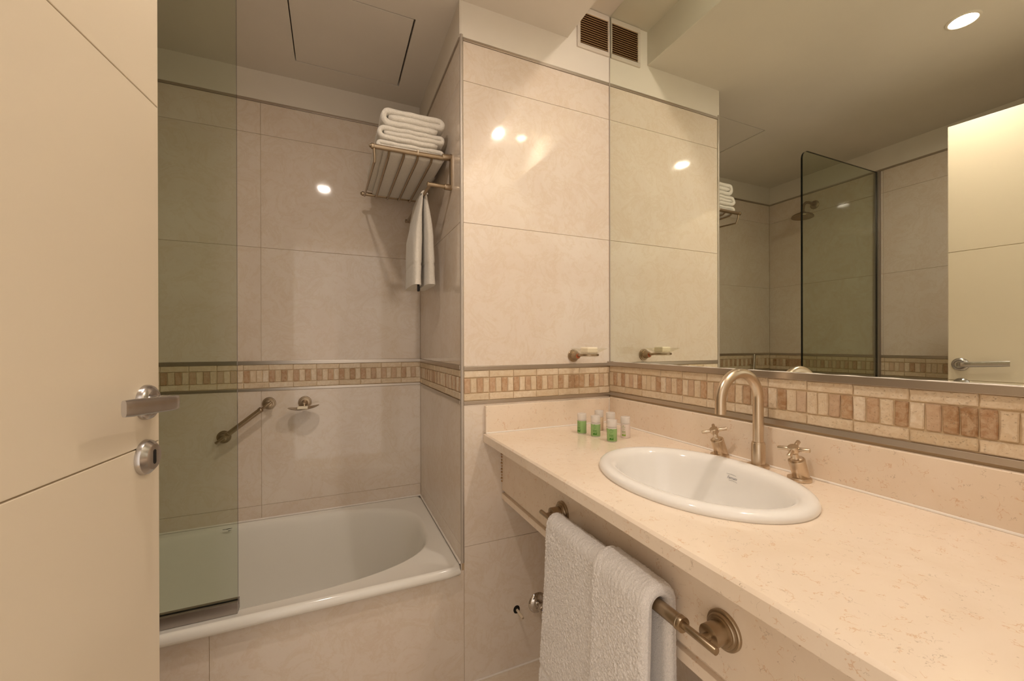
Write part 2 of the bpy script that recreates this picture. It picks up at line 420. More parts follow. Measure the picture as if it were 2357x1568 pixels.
# ceiling with access hatch and light cove
hx0, hx1, hy0, hy1 = -.137, .281, 1.534, 1.953
mb = MB()
for a in ((XL-.1, hx0-.004, -.14, YB+.02), (hx1+.0065, XSOF, -.14, YB+.02), (hx0-.004, hx1+.0065, -.14, hy0-.005), (hx0-.004, hx1+.0065, hy1+.003, YB+.02)):
    mb.box(a[0], a[1], a[2], a[3], ZC, 2.72)
mb.box(XSOF-.01, XM+.12, -.14, YF+.02, ZCOVE, 2.72)
ce = struct('ceiling', mb, M_PLASTER)
hp = MB(); hp.box(hx0, hx1, hy0, hy1, ZC+.0008, ZC+.014, .0012); obj('access_hatch', hp, M_PLASTER, ce)
hb = MB(); hb.box(hx0-.02, hx1+.02, hy0-.02, hy1+.02, ZC+.03, ZC+.05); obj('hatch_void', hb, M_DARK, ce, False)
# (the void sits above the slab opening; slab boxes around hide its rim)

# ------------------------------------------------------------------ bathtub
def ray_rect(cx, cy, t, x0, x1, y0, y1):
    dx, dy = math.cos(t), math.sin(t); k = 1e9
    if dx > 1e-9: k = min(k, (x1-cx)/dx)
    if dx < -1e-9: k = min(k, (x0-cx)/dx)
    if dy > 1e-9: k = min(k, (y1-cy)/dy)
    if dy < -1e-9: k = min(k, (y0-cy)/dy)
    return cx+dx*k, cy+dy*k
def tub():
    root = thing('bathtub', 'white enamelled bathtub built in behind the tiled front', 'bathtub', (-.30, 1.72, 0))
    n = 192; cx, cy = -.30, 1.735
    x0, x1, y0, y1 = XL+.001, XA-.001, 1.352, YB-.001
    def se(t, sx0, sx1, sy0, sy1, e, er):
        # superellipse: right half spans to sx1, left half to sx0
        c, s = math.cos(t), math.sin(t); mxc = cx; ex = e if c < 0 else er
        hy = (sy1-sy0)/2; my = (sy0+sy1)/2
        ax = (sx1-mxc) if c >= 0 else (mxc-sx0)
        k = (abs(c/ax)**ex+abs(s/hy)**ex)**(-1/ex)
        return mxc+c*k, my+s*k
    def rect(t, i, r=.02):
        x, y = ray_rect(cx, cy, t, x0+i, x1-i, y0+i, y1-i)
        # round the free front right corner
        rx, ry = x1-i-r, y0+i+r
        if x > rx and y < ry:
            d = Vector((x-rx, y-ry)); 
            if d.length > 1e-6: d = d.normalized()*r; x, y = rx+d.x, ry+d.y
        return x, y
    rings = []
    A = [2*PI*k/n for k in range(n)]
    corner = [math.atan2(yy-cy, xx-cx) % (2*PI) for xx in (x0, x1) for yy in (y0, y1)]
    for c in corner:
        k = min(range(n), key=lambda q: abs(A[q]-c)); A[k] = c
    for i, z in ((.02, .398), (.006, .400), (.001, .406), (0, .412), (.001, .421), (.005, .428), (.011, .4315), (.016, .4312), (.019, .4298)):
        rings.append([(*rect(t, i), z) for t in A])
    O = (-.955, .3560, 1.413, 2.060)
    for d, z in ((-.010, .4290), (-.004, .4275), (.002, .4235), (.008, .414), (.013, .395), (.020, .35), (.030, .28), (.043, .20), (.058, .14), (.080, .105), (.115, .088), (.17, .082)):
        f = max(0, (.43-z)/.35)
        xl = O[0]+d+.12*f*f          # sloping back rest at the far end
        rings.append([(*se(t, xl, O[1]-d-.03*f, O[2]+d, O[3]-d, 3.0, 3.0), z) for t in A])
    vs = [p for r in rings for p in r]; fs = []
    for i in range(len(rings)-1):
        for k in range(n): k2 = (k+1) % n; fs.append((i*n+k, i*n+k2, (i+1)*n+k2, (i+1)*n+k))
    fs.append(tuple((len(rings)-1)*n+k for k in range(n)))
    mb = MB(); mb.add(vs, fs); obj('basin', mb, M_TUB, root, True, ang=50)
    dr = MB(); dr.lathe([(.03, 0), (.03, .003), (.022, .004), (.012, .002)], (.16, 1.735, .083), (0, 0, 1), 28); obj('drain', dr, M_CHROME, root)
    sf = MB()
    def blot(cx_, cy_, pts, z=.4302):
        k = len(pts); sf.add([(cx_+x, cy_+y, z+.0006) for x, y in pts]+[(cx_+x, cy_+y, z) for x, y in pts], [tuple(range(k))]+[(i, (i+1) % k, k+(i+1) % k, k+i) for i in range(k)])
    blot(-.405, 2.037, [(-.016, .003), (-.004, .001), (.010, .004), (.020, .003), (.010, -.002), (.004, -.004), (-.004, -.002), (-.012, -.001)])
    blot(-.392, 2.017, [(-.004, -.004), (.002, -.001), (.007, .005), (.001, .002), (-.005, .001)])
    obj('scuff_mark', sf, M_SCUFF, root, False)
    ca = MB(); ca.tube([(XL, YB-.002, .432), (XA, YB-.002, .432)], .0045, 8); ca.tube([(XA-.002, YB, .432), (XA-.002, YF+.004, .432)], .0045, 8)
    obj('sealant', ca, M_CAULK, root)
tub()
ap = struct('wall_tub_front', MB().box(XL, XA+.008, YF+TP-.001, YF+.03, 0, .397), M_GROUT)
tiles(ap, FP, [XL, -.3166, XV], [0, .405])
mb = MB(); mb.box(XL, XA-.01, YF-.005, YF+.003, .401, .4045, .001); obj('sealant', mb, M_CAULK, ap)

# ------------------------------------------------------------------ shower screen
t = thing('shower_screen', 'fixed tinted glass shower screen standing on the tub rim', 'shower screen', (-.63, 1.40, .432))
def glasspane():
    gx0, gx1, z0, z1, y0, y1, r = XL+.004, -.2515, .449, 2.262, 1.3955, 1.4055, .05
    out = [(gx0, z0), (gx1, z0)]+[(gx1-r+r*math.cos(a), z1-r+r*math.sin(a)) for a in [PI/2*i/14 for i in range(15)]]+[(gx0, z1)]
    n = len(out); mb = MB()
    mb.add([(x, y0, z) for x, z in out]+[(x, y1, z) for x, z in out], [tuple(range(n)), tuple(range(2*n-1, n-1, -1))], 0)
    mb.add([(x, y0, z) for x, z in out]+[(x, y1, z) for x, z in out], [(i, (i+1) % n, n+(i+1) % n, n+i) for i in range(n)], 1)
    me = obj('glass_pane', mb, [M_GLASS, M_GEDGE], t, False)
    # weld so that faces agree on one outside
    bm = bmesh.new(); bm.from_mesh(me.data); bmesh.ops.remove_doubles(bm, verts=bm.verts[:], dist=1e-5); bmesh.ops.recalc_face_normals(bm, faces=bm.faces[:]); bm.to_mesh(me.data); bm.free()
glasspane()
mb = MB(); mb.box(XL+.002, -.250, 1.385, 1.3955, .4305, .4625, .0008); mb.box(XL+.002, -.250, 1.4055, 1.416, .4305, .4625, .0008); mb.box(XL+.002, -.250, 1.3955, 1.4055, .4305, .4485)
obj('bottom_channel', mb, M_ALU, t)
mb = MB(); mb.box(XL+.001, XL+.022, 1.386, 1.3955, .463, 2.268, .0008); mb.box(XL+.001, XL+.022, 1.4055, 1.415, .463, 2.268, .0008); mb.box(XL+.001, XL+.0035, 1.3955, 1.4055, .463, 2.268)
obj('wall_channel', mb, M_ALU, t)

# ------------------------------------------------------------------ mirror
mi = thing('wall_mirror', 'large frameless wall mirror above the basin', 'mirror', (XM, .7, 1.1285))
obj('mirror_glass', MB().box(XM+.0008, XM+.005, -.018, YF-.004, 1.1285, ZCOVE-.001, .0006, seg=1), M_MIRROR, mi, False)
mb = MB(); mb.box(XM-.001, XM+.004, YF-.0042, YF-.0008, 1.122, ZCOVE-.002, .0008)
obj('edge_sealant', mb, mat('grey_sealant', S('#b9ada0'), .6), mi)

# ------------------------------------------------------------------ counter
SX, SY, SA, SB = .7765, .706, .1915, .2545
vt = thing('vanity_counter', 'cream marble vanity counter with backsplash and front apron', 'counter', (.77, .68, 0))
def slab():
    n = 128; x0, x1, y0, y1 = .4945, XM-.0005, YFRONT+.002, YF-.0005; z1, z0 = ZCT, .851; ch = .005
    A = [2*PI*k/n for k in range(n)]
    for xx in (x0, x1):
        for yy in (y0, y1):
            c = math.atan2(yy-SY, xx-SX) % (2*PI); k = min(range(n), key=lambda q: abs(A[q]-c)); A[k] = c
    def rr(i, z): return [(*ray_rect(SX, SY, t, x0+i, x1, y0, y1), z) for t in A]
    def el(z): return [(SX+(SA-.02)*math.cos(math.atan2(math.sin(t)/(SB-.02), math.cos(t)/(SA-.02))), SY+(SB-.02)*math.sin(math.atan2(math.sin(t)/(SB-.02), math.cos(t)/(SA-.02))), z) for t in A]
    R = [el(z0), el(z1), rr(ch, z1), rr(.0007, z1-ch*.8), rr(0, z1-ch), rr(0, z0), el(z0)]
    vs = [p for r in R for p in r]; fs = [(i*n+k, i*n+(k+1) % n, (i+1)*n+(k+1) % n, (i+1)*n+k) for i in range(len(R)-1) for k in range(n)]
    mb = MB(); mb.add(vs, fs); o = obj('worktop', mb, M_COUNTER, vt, True, ang=20); return o
slab()
obj('backsplash', MB().box(1.0352, XM-.0006, YFRONT+.002, YF-.0175, ZCT, .9845, .0015), M_SPLASH, vt)
obj('backsplash', MB().box(.4995, XM-.0006, YF-.0172, YF-.0006, ZCT, .9800, .0015), M_SPLASH, vt)
obj('apron', MB().box(.5671, .587, YFRONT+.002, YF-.002, .668, .8509, .0008), M_SPLASH, vt)
obj('apron_ledge', MB().box(.5655, .60, YFRONT+.002, YF-.002, .636, .6565, .0012).box(.577, .60, YFRONT+.002, YF-.002, .6565, .669), M_SPLASH, vt)
ca = MB(); ca.tube([(1.0345, YFRONT+.01, ZCT+.0012), (1.0345, YF-.018, ZCT+.0012)], .0032, 8); ca.tube([(.50, YF-.018, ZCT+.0012), (1.034, YF-.018, ZCT+.0012)], .0032, 8)
ca.tube([(1.0345, YF-.018, ZCT), (1.0345, YF-.018, .982)], .0022, 8)
obj('sealant', ca, M_CAULK, vt)
ca = MB(); 
for k in range(14):
    z = .70+k*.011; ca.lathe([(.002, -.002), (.0045+.0015*math.sin(k*2.3), 0), (.002, .003)], (.5665, YF-.0035, z), (0, 0, 1), 8)
obj('old_filler', ca, mat('ochre_filler', S('#b08958'), .7), vt)

# ------------------------------------------------------------------ basin
bs = thing('wash_basin', 'oval white porcelain wash basin set into the counter', 'sink', (SX, SY, ZCT))
def basin():
    n = 96; prof = [(.006, ZCT-.004), (.0, ZCT+0.00082), (-.001, ZCT+0.00492), (.001, ZCT+0.01066), (.006, ZCT+0.01517), (.013, ZCT+0.01763), (.022, ZCT+0.01804), (.030, ZCT+0.01599), (.036, ZCT+0.01230),
        (.0405, ZCT+0.00738), (.0445, ZCT+0.00082), (.049, ZCT-.012), (.056, ZCT-.035), (.066, ZCT-.065), (.080, ZCT-.095), (.100, ZCT-.120), (.125, ZCT-.135), (.155, ZCT-.143), (.172, ZCT-.146)]
    vs = []; fs = []
    for d, z in prof:
        for k in range(n):
            t = 2*PI*k/n; a = SA-d; b = SB-d*(1.0 if d < .05 else 1.0)
            k2 = (d/.172)**3*.7; b = b*(1-k2)+a*k2*1.0
            vs.append((SX+a*math.cos(t), SY+b*math.sin(t), z))
    for i in range(len(prof)-1):
        for k in range(n): fs.append((i*n+k, i*n+(k+1) % n, (i+1)*n+(k+1) % n, (i+1)*n+k))
    mb = MB(); mb.add(vs, fs); obj('bowl', mb, M_PORC, bs, True, ang=60)
    mb = MB(); mb.lathe([(.026, 0), (.026, .003), (.020, .0035), (.018, .001), (.004, .0005)], (SX, SY, ZCT-.147), (0, 0, 1), 32); obj('drain', mb, M_CHROME, bs)
basin()

# ------------------------------------------------------------------ faucet and taps
sp = thing('basin_spout', 'tall curved brushed nickel spout behind the basin', 'faucet', (1.003, .703, ZCT))
mb = MB(); mb.cyl((1.0030, .7035, ZCT), (1.0030, .7035, ZCT+.0085), .0255, 48, .0015); obj('base_plate', mb, M_FAUCET, sp)
mb = MB(); mb.lathe([(.0162, 0), (.0162, .0515), (.0155, .0530), (.0150, .0532), (.0150, .0552), (.0145, .0570), (.0125, .0575)], (1.003, .7035, ZCT+.0085), (0, 0, 1), 40); obj('collar', mb, M_FAUCET, sp)
R_ = .0685; pts = [(1.003, .7035, .935), (1.003, .7035, .98), (1.003, .7035, 1.03)]+arc((1.003-R_, .7035, 1.058), R_, 0, PI, 32, (1, 0, 0), (0, 0, 1))+[(1.003-2*R_, .7035, 1.040), (1.003-2*R_, .7035, 1.0285)]
mb = MB(); mb.tube(pts, .0126, 32); obj('gooseneck', mb, M_FAUCET, sp)
def tap(x, y, rot, label):
    t = thing('basin_tap', label, 'tap', (x, y, ZCT), 'cross handled taps')
    mb = MB(); mb.cyl((x, y, ZCT), (x, y, ZCT+.0085), .0245, 44, .0015); obj('base_plate', mb, M_FAUCET, t)
    ax = Vector((-.42, 0, 1)).normalized(); b = Vector((x+.006, y, ZCT+.0085)); 
    # oblique cylinder: round across its own axis, cut level at the foot
    mb = MB(); n = 40; vs = []; a1 = Vector((0, 1, 0)); a2 = ax.cross(a1); r = .0172; L = .045
    for h in (0, L-.001, L):
        for k in range(n):
            tt = 2*PI*k/n; rr = r-.001 if h == L else r
            p = b+a1*rr*math.cos(tt)+a2*rr*math.sin(tt)+ax*h
            if h == 0: p = p-ax*((p.z-b.z)/ax.z)
            vs.append(p)
    fs = [(i*n+k, i*n+(k+1) % n, (i+1)*n+(k+1) % n, (i+1)*n+k) for i in range(2) for k in range(n)]+[tuple(range(n))[::-1], tuple(2*n+k for k in range(n))]
    mb.add(vs, fs); obj('body', mb, M_FAUCET, t)
    top = b+ax*L
    mb = MB(); mb.lathe([(.0125, -.001), (.0125, .003), (.0085, .0045), (.0068, .008), (.0065, .016), (.0085, .0185), (.0105, .0205), (.0112, .023), (.0112, .0335), (.0105, .0345), (.001, .0348)], top, ax, 36)
    h = obj('handle', mb, M_FAUCET, t)
    c = top+ax*.0275
    for q in range(4):
        an = rot+q*PI/2; d = a1*math.cos(an)+a2*math.sin(an)
        mb = MB(); mb.cyl(c+d*.008, c+d*.0325, .0047, 18, .0008); obj('handle_arm', mb, M_FAUCET, h)
tap(1.0000, .8150, math.radians(42), 'brushed nickel cross handled tap left of the tall spout')
tap(.9935, .5965, math.radians(12), 'brushed nickel cross handled tap right of the tall spout')

# maker's lettering fired onto the inside of the bowl
def bowl_point(w, h, lift=.0007):
    """w metres to the right along the bowl wall, h metres up from the centre of the lettering"""
    prof = [(.036, .0150), (.0405, .009), (.0445, .001), (.049, -.012), (.056, -.035), (.066, -.065), (.080, -.095)]
    z = -.019+h
    for (d0, z0), (d1, z1) in zip(prof, prof[1:]):
        if z1 <= z <= z0: d = d0+(d1-d0)*(z0-z)/(z0-z1); break
    a = SA-d-lift; b = SB-d-lift; k2 = (d/.172)**3*.7; b = b*(1-k2)+a*k2
    t = .028-w/.208
    return Vector((SX+a*math.cos(t), SY+b*math.sin(t), ZCT+z))
cu = bpy.data.curves.new('lettering', 'FONT'); cu.body = 'Ferrum'; cu.size = .0098; cu.shear = .3; cu.space_character = .92; cu.align_x = 'CENTER'; cu.resolution_u = 3
to = bpy.data.objects.new('lettering', cu); C.objects.link(to)
dg = bpy.context.evaluated_depsgraph_get(); me = bpy.data.meshes.new_from_object(to.evaluated_get(dg))
bpy.data.objects.remove(to)
mb = MB(); mb.add([bowl_point(v.co.x, v.co.y-.003) for v in me.vertices], [tuple(p.vertices) for p in me.polygons])
def stroke(x0, x1, y0, y1, w=.0006):
    k = 8; vs = []
    for i in range(k+1):
        f = i/k; x = x0+(x1-x0)*f; y = y0+(y1-y0)*f+.0008*math.sin(PI*f); vs += [bowl_point(x, y-w/2), bowl_point(x, y+w/2)]
    mb.add(vs, [(2*i, 2*i+2, 2*i+3, 2*i+1) for i in range(k)])
stroke(-.0165, .010, .0075, .0068); stroke(-.008, .0165, -.0062, -.0075)
obj('lettering', mb, M_LOGO, bs, False)

# ------------------------------------------------------------------ bottles
def bottle(x, y, liquid, fill, label, h=.0715, prt=None, rot=0.0):
    r = .0160; t = thing('toiletry_bottle', label, 'bottle', (x, y, ZCT), 'toiletry bottles on the counter')
    mb = MB(); mb.lathe([(r-.002, 0), (r-.0006, .0006), (r, .002), (r, h*.655), (r-.0012, h*.672), (r-.004, h*.676)], (x, y, ZCT), (0, 0, 1), 40); obj('body', mb, M_FROST if fill else liquid, t)
    if fill:
        mb = MB(); mb.lathe([(r-.0016, .0012), (r-.0005, .002), (r+.0002, .003), (r+.0002, h*fill)], (x, y, ZCT), (0, 0, 1), 40); obj('liquid', mb, liquid, t)
    mb = MB(); mb.lathe([(r-.0003, h*.68), (r+.0001, h*.685), (r+.0001, h-.002), (r-.0008, h-.0005), (r-.003, h)], (x, y, ZCT), (0, 0, 1), 40); obj('cap', mb, M_FROST, t)
    if prt is not None:
        a0 = math.atan2(-y, -x)+rot; R = r+.0005
        mb = MB()
        def patch(u0, u1, z0, z1):
            k = 5; vs = []
            for zz in (z0, z1):
                for i in range(k+1):
                    a = a0+(u0+(u1-u0)*i/k)/R; vs += [(x+R*math.cos(a), y+R*math.sin(a), ZCT+zz)]
            mb.add(vs, [(i, i+1, k+2+i, k+1+i) for i in range(k)])
        rnd = random.Random(3)
        mm = .001
        # leaf, lettering strokes, product line, big word, reeds
        patch(-3.2*mm, 1.0*mm, 41*mm, 42.0*mm); patch(-2.2*mm, 0*mm, 42*mm, 43*mm)
        for i in range(9): u = (-7+1.55*i)*mm; patch(u, u+.8*mm, (36+(i % 3)*.7)*mm, (38.6-(i % 2)*.8)*mm)
        patch(-4*mm, 4.5*mm, 30.8*mm, 31.7*mm)
        for i in range(5):
            u = (-6+2.6*i)*mm; patch(u, u+.9*mm, 18.5*mm, (26-(i % 2)*2)*mm); patch(u, u+1.9*mm, (18.5+(i*3) % 5)*mm, (19.4+(i*3) % 5)*mm)
        for i in range(11): u = (-6.5+1.2*i)*mm; patch(u, u+1.25*mm, 8.0*mm, (13.5+rnd.uniform(-2.5, 3.5))*mm)
        obj('print', mb, prt, t, False)
bottle(.8140, 1.2290, M_GREENL, .645, 'leftmost green gel toiletry bottle standing on the counter', prt=M_PRINT, rot=-.75)
bottle(.8310, 1.1700, M_GREENL, .60, 'green gel bottle in the middle of the front group', prt=M_PRINT, rot=-.15)
bottle(.8355, 1.0860, M_GREENL, .60, 'green gel bottle nearest the basin', prt=M_PRINT, rot=-.1)
bottle(.9050, 1.2520, M_CREAML, 0, 'plain cream lotion bottle nearest the corner', h=.0725)
bottle(.9205, 1.2030, M_PINKL, 0, 'pale bottle half hidden behind the green bottle nearest the basin', prt=M_PRINTO, rot=-.8)
bottle(.9115, 1.1120, M_PINKL, 0, 'pale pinkish bottle with green print, rightmost of the bottles', prt=M_PRINTO, rot=-.35)

# ------------------------------------------------------------------ rosette family of fittings
def rosette(mb, c, ax, r):
    mb.lathe([(r, 0), (r, .0045), (r*.95, .0058), (r*.86, .0060), (r*.84, .0095), (r*.80, .0108), (r*.72, .0110), (r*.70, .013), (r*.55, .0135)], c, ax, 48)
def rail(name, label, cat, A, B, nrm, dist, r=.030, loc=None, rb=.0125, gap=.033, over=.028, grp=None, post=.0175):
    A = Vector(A); B = Vector(B); nrm = Vector(nrm); d = (B-A).normalized()
    t = thing(name, label, cat, tuple((A+B)/2), grp)
    for P in (A, B):
        mb = MB(); rosette(mb, P, nrm, r); f = obj('mount', mb, M_BRASS, t)
        mb = MB(); mb.cyl(P+nrm*.010, P+nrm*.037, post, 32, .001); obj('post', mb, M_BRASS, f)
        mb = MB(); mb.cyl(P+nrm*.036, P+nrm*dist, .0065, 20); obj('pin', mb, M_BRASS, f)
    a = A+nrm*dist; b = B+nrm*dist
    mb = MB(); mb.cyl(a-d*over, a+d*(gap+.01), .0058, 20, .0006); obj('rod', mb, M_BRASS, t)
    mb = MB(); mb.cyl(b+d*over, b-d*(gap+.01), .0058, 20, .0006); obj('rod', mb, M_BRASS, t)
    L = (b-a).length-2*gap
    mb = MB(); mb.lathe([(.0085, 0), (rb-.0005, 0), (rb, .001), (rb, .006), (rb-.001, .0065), (rb-.001, .0078), (rb, .0085), (rb, .011), (rb-.0012, .0125),
        (rb-.0012, L-.0125), (rb, L-.011), (rb, L-.0085), (rb-.001, L-.0078), (rb-.001, L-.0065), (rb, L-.006), (rb, L-.001), (rb-.0005, L), (.0085, L)], a+d*gap, d, 32)
    obj('bar', mb, M_BRASS, t)
    return t
rail('towel_bar', 'satin nickel towel bar mounted on the counter apron', 'towel bar', (.5671, .4535, .7475), (.5671, .9475, .7475), (-1, 0, 0), .052)
rail('grab_bar', 'slanting satin nickel grab bar on the tub wall', 'grab bar', (-.4240, YB, .8070), (-.2570, YB, .9410), (0, -1, 0), .062, r=.0265, rb=.0115, gap=.026, over=.022, post=.016)

# ------------------------------------------------------------------ terry towel over the bar
def hanging_towel():
    NF = 300
    t = thing('hand_towel', 'folded white terry towel hanging over the counter towel bar', 'towel', (.515, .72, .33))
    bx, bz = .5151, .7475; r0 = .0135
    def path(front_bot, back_bot, r, flare):
        P = []
        n1 = NF
        for i in range(n1): f = i/n1; z = front_bot+(bz-front_bot)*f; P.append((bx-r-flare*(1-f)**1.2, z))
        for i in range(25): a = PI-PI*i/24; P.append((bx+r*math.cos(a), bz+r*math.sin(a)))
        for i in range(1, n1): f = i/n1; z = bz-(bz-back_bot)*f; P.append((bx+r+.002*f, z))
        return P
    def panel(ya, yb, yb_low, r_in, th, fb, bb, flare, name, seed):
        pin = path(fb, bb, r_in, flare); S_ = len(pin); Yn = int(abs(yb-ya)/.0013)
        # outline of the cloth thickness in y: rounded ends
        def prof(k):
            f = k/(Yn-1); e = min(f, 1-f)*(yb-ya); rr = th*.5
            return 1.0 if e > rr else math.sqrt(max(0, 1-((rr-e)/rr)**2))
        vs = []; fs = []
        for side in (1, -1):
            for i in range(S_):
                a = Vector(pin[max(0, i-1)]); b = Vector(pin[min(S_-1, i+1)]); tg = (b-a).normalized(); nr = Vector((-tg.y, tg.x))
                x, z = pin[i]
                for k in range(Yn):
                    f = k/(Yn-1); low = max(0, (bz-z)/(bz-fb)) if i < NF else 0
                    y = ya+(yb+(yb_low-yb)*low-ya)*f
                    o = th*.5+side*th*.5*prof(k)
                    p = Vector((x+nr.x*o, y, z+nr.y*o))
                    if side == 1:
                        w = noise.noise(Vector((p.x*18, y*14+seed, z*9)))*.0022+noise.noise(p*150)*.0007+noise.noise(p*290)*.0026
                        w *= prof(k)**2
                        if .385 < z < .400 and i < NF: w = -.0018
                        p += Vector((nr.x, 0, nr.y))*w
                    vs.append(p)
        def id_(s, i, k): return (0 if s == 1 else S_*Yn)+i*Yn+k
        for s in (1, -1):
            for i in range(S_-1):
                for k in range(Yn-1): fs.append((id_(s, i, k), id_(s, i, k+1), id_(s, i+1, k+1), id_(s, i+1, k)))
        for i in range(S_-1):
            for k in (0, Yn-1): fs.append((id_(1, i, k), id_(1, i+1, k), id_(-1, i+1, k), id_(-1, i, k)))
        for i in (0, S_-1):
            for k in range(Yn-1): fs.append((id_(1, i, k), id_(1, i, k+1), id_(-1, i, k+1), id_(-1, i, k)))
        mb = MB(); mb.add(vs, fs); return obj(name, mb, M_TERRY, t, True, ang=180)
    panel(.6930, .9000, .9160, r0, .0140, .330, .34, .016, 'folded_layer', 1.0)
    panel(.5350, .6890, .6885, r0+.0005, .0265, .325, .335, .018, 'folded_layer', 5.0)
hanging_towel()

# ------------------------------------------------------------------ towel rack and towels in the alcove
rk = thing('towel_rack', 'satin nickel wall rack above the tub loaded with towels', 'towel rack', (.41, 1.73, 1.78))
YN, YR, ZR = 1.488, 1.975, 1.886
for yy in (YN, YR):
    mb = MB(); n = 12
    out = [(yy+.010*math.cos(a), 1.9020+.010*math.sin(a)) for a in [PI*i/n for i in range(n+1)]]+[(yy+.010*math.cos(a), 1.788+.010*math.sin(a)) for a in [PI+PI*i/n for i in range(n+1)]]
    k = len(out); mb.add([(XA, y, z) for y, z in out]+[(XA-.0065, y, z) for y, z in out], [tuple(range(k)), tuple(range(2*k-1, k-1, -1))]+[(i, (i+1) % k, k+(i+1) % k, k+i) for i in range(k)])
    obj('mounting_plate', mb, M_BRASS, rk)
    mb = MB(); mb.cyl((XA-.004, yy, ZR+.012), (XA-.036, yy, ZR+.010), .0115, 24, .001)
    mb.lathe([(.0085, 0), (.0085, .243), (.0100, .244), (.0100, .252), (.0070, .2535), (.0055, .258), (.002, .2590)], (XA-.034, yy, ZR+.006), (-1, 0, -.012), 24); obj('arm', mb, M_BRASS, rk)
    mb = MB(); mb.cyl((XA-.004, yy, 1.787), (XA-.028, yy, 1.787), .0110, 24, .001); mb.lathe([(.0075, 0), (.0075, .060), (.0085, .061), (.0085, .066), (.004, .068)], (XA-.026, yy, 1.787), (-1, 0, 0), 24); obj('lower_arm', mb, M_BRASS, rk)
for i, x in enumerate((.1345, .1855, .2365, .2857, .3363)):
    pts = [(x, YN, ZR-.004), (x, YN+.012, ZR-.012), (x, YN+.05, ZR-.014), (x, YR-.05, ZR-.012), (x, YR-.012, ZR-.010), (x, YR, ZR-.004)]
    if i == 0: pts = [(x, YN, ZR-.004), (x+.002, YN+.003, ZR-.028), (x+.003, YN+.012, ZR-.045), (x+.002, YN+.035, ZR-.044), (x, YR-.03, ZR-.016), (x, YR, ZR-.004)]
    mb = MB(); mb.tube(pts, .0043, 14); obj('slat', mb, M_BRASS, rk)
mb = MB(); mb.cyl((.330, YN, 1.786), (.330, YR+.005, 1.786), .0062, 20, .001); obj('hanging_rail', mb, M_BRASS, rk)
mb = MB(); mb.lathe([(.0082, 0), (.0105, .0002), (.0105, .004), (.0082, .0042)], (.287, YN, ZR+.0075), (-1, 0, 0), 24); obj('cable_tie', mb, M_TIE, rk)

def folded_towel(x0, x1, z0, h, y0, y1, label, seed, flip=False, layers=3):
    th = h/layers; r1 = th/2
    # spiral of cloth seen end-on in the x-z plane (centre line), inner tail first
    P = []
    zb, zm, zt = z0+th*.5, z0+th*1.5, z0+th*2.5
    P += [(x0+th*1.35, zm+.001), (x0+th*2.2, zm)]
    for i in range(1, 12): P.append((x0+th*2.2+(x1-th-x0-th*2.2)*i/12, zm))
    rr = (zt-zm)/2
    for i in range(9): a = -PI/2+PI*i/8; P.append((x1-th+rr*math.cos(a), zm+rr+rr*math.sin(a)))
    for i in range(1, 14): P.append((x1-th-(x1-th-x0-th*1.5)*i/14, zt))
    R2 = (zt-zb)/2
    for i in range(13): a = PI/2+PI*i/12; P.append((x0+th*1.5+R2*math.cos(a), zb+R2+R2*math.sin(a)))
    for i in range(1, 14): P.append((x0+th*1.5+(x1-th*.8-x0-th*1.5)*i/14, zb))
    if flip:
        P = [(x0+x1-x, z) for x, z in P]
    n = len(P); t2 = th*.49; outer = []; inner = []
    for i in range(n):
        a = Vector(P[max(0, i-1)]); b = Vector(P[min(n-1, i+1)]); tg = (b-a).normalized(); nr = Vector((-tg.y, tg.x))
        e = 1.0
        if i == 0 or i == n-1: e = .45
        elif i == 1 or i == n-2: e = .93
        p = Vector(P[i]); outer.append(p+nr*t2*e); inner.append(p-nr*t2*e)
    loop = outer+inner[::-1]; m = len(loop); K = 36; vs = []; fs = []
    cxm = (x0+x1)/2; czm = z0+h/2
    for k in range(K+1):
        f = k/K; y = y0+(y1-y0)*f
        e = min(f, 1-f)*(y1-y0); s = 1-.20*max(0, 1-e/.012)**2      # cloth layers round off at both ends
        for j, p in enumerate(loop):
            c = Vector(P[min(j, 2*n-1-j)]) if True else None
            q = c+(p-c)*s
            w = noise.noise(Vector((q.x*22, y*10+seed, q.y*30)))
            w2 = noise.noise(Vector((q.x*90, y*90+seed, q.y*90)))
            yo = noise.noise(Vector((q.x*25, seed, q.y*40)))*.006
            vs.append(Vector((q.x+w*.0025, y+(yo if k in (0, K) else 0), q.y+w*.0018+w2*.0006)))
    for k in range(K):
        for j in range(m): j2 = (j+1) % m; fs.append((k*m+j, k*m+j2, (k+1)*m+j2, (k+1)*m+j))
    # end caps as strips between outer and inner
    for k in (0, K):
        for i in range(n-1): fs.append((k*m+i, k*m+i+1, k*m+m-2-i, k*m+m-1-i))
    mb = MB(); mb.add(vs, fs)
    o = obj('bath_towel', mb, M_TERRY2, None, True, origin=(cxm, (y0+y1)/2, z0), ang=180)
    return tag(o, label, 'towel', 'folded towels on the wall rack')
folded_towel(.142, .392, 1.8805, .045, YN+.014, YR-.025, 'folded white towel at the bottom of the rack stack', 2.0, True)
folded_towel(.146, .388, 1.9270, .050, YN+.008, YR-.022, 'folded white towel in the middle of the rack stack', 5.0)
folded_towel(.158, .392, 1.9800, .064, YN+.012, YR-.030, 'thick folded white towel on top of the rack stack', 9.0)

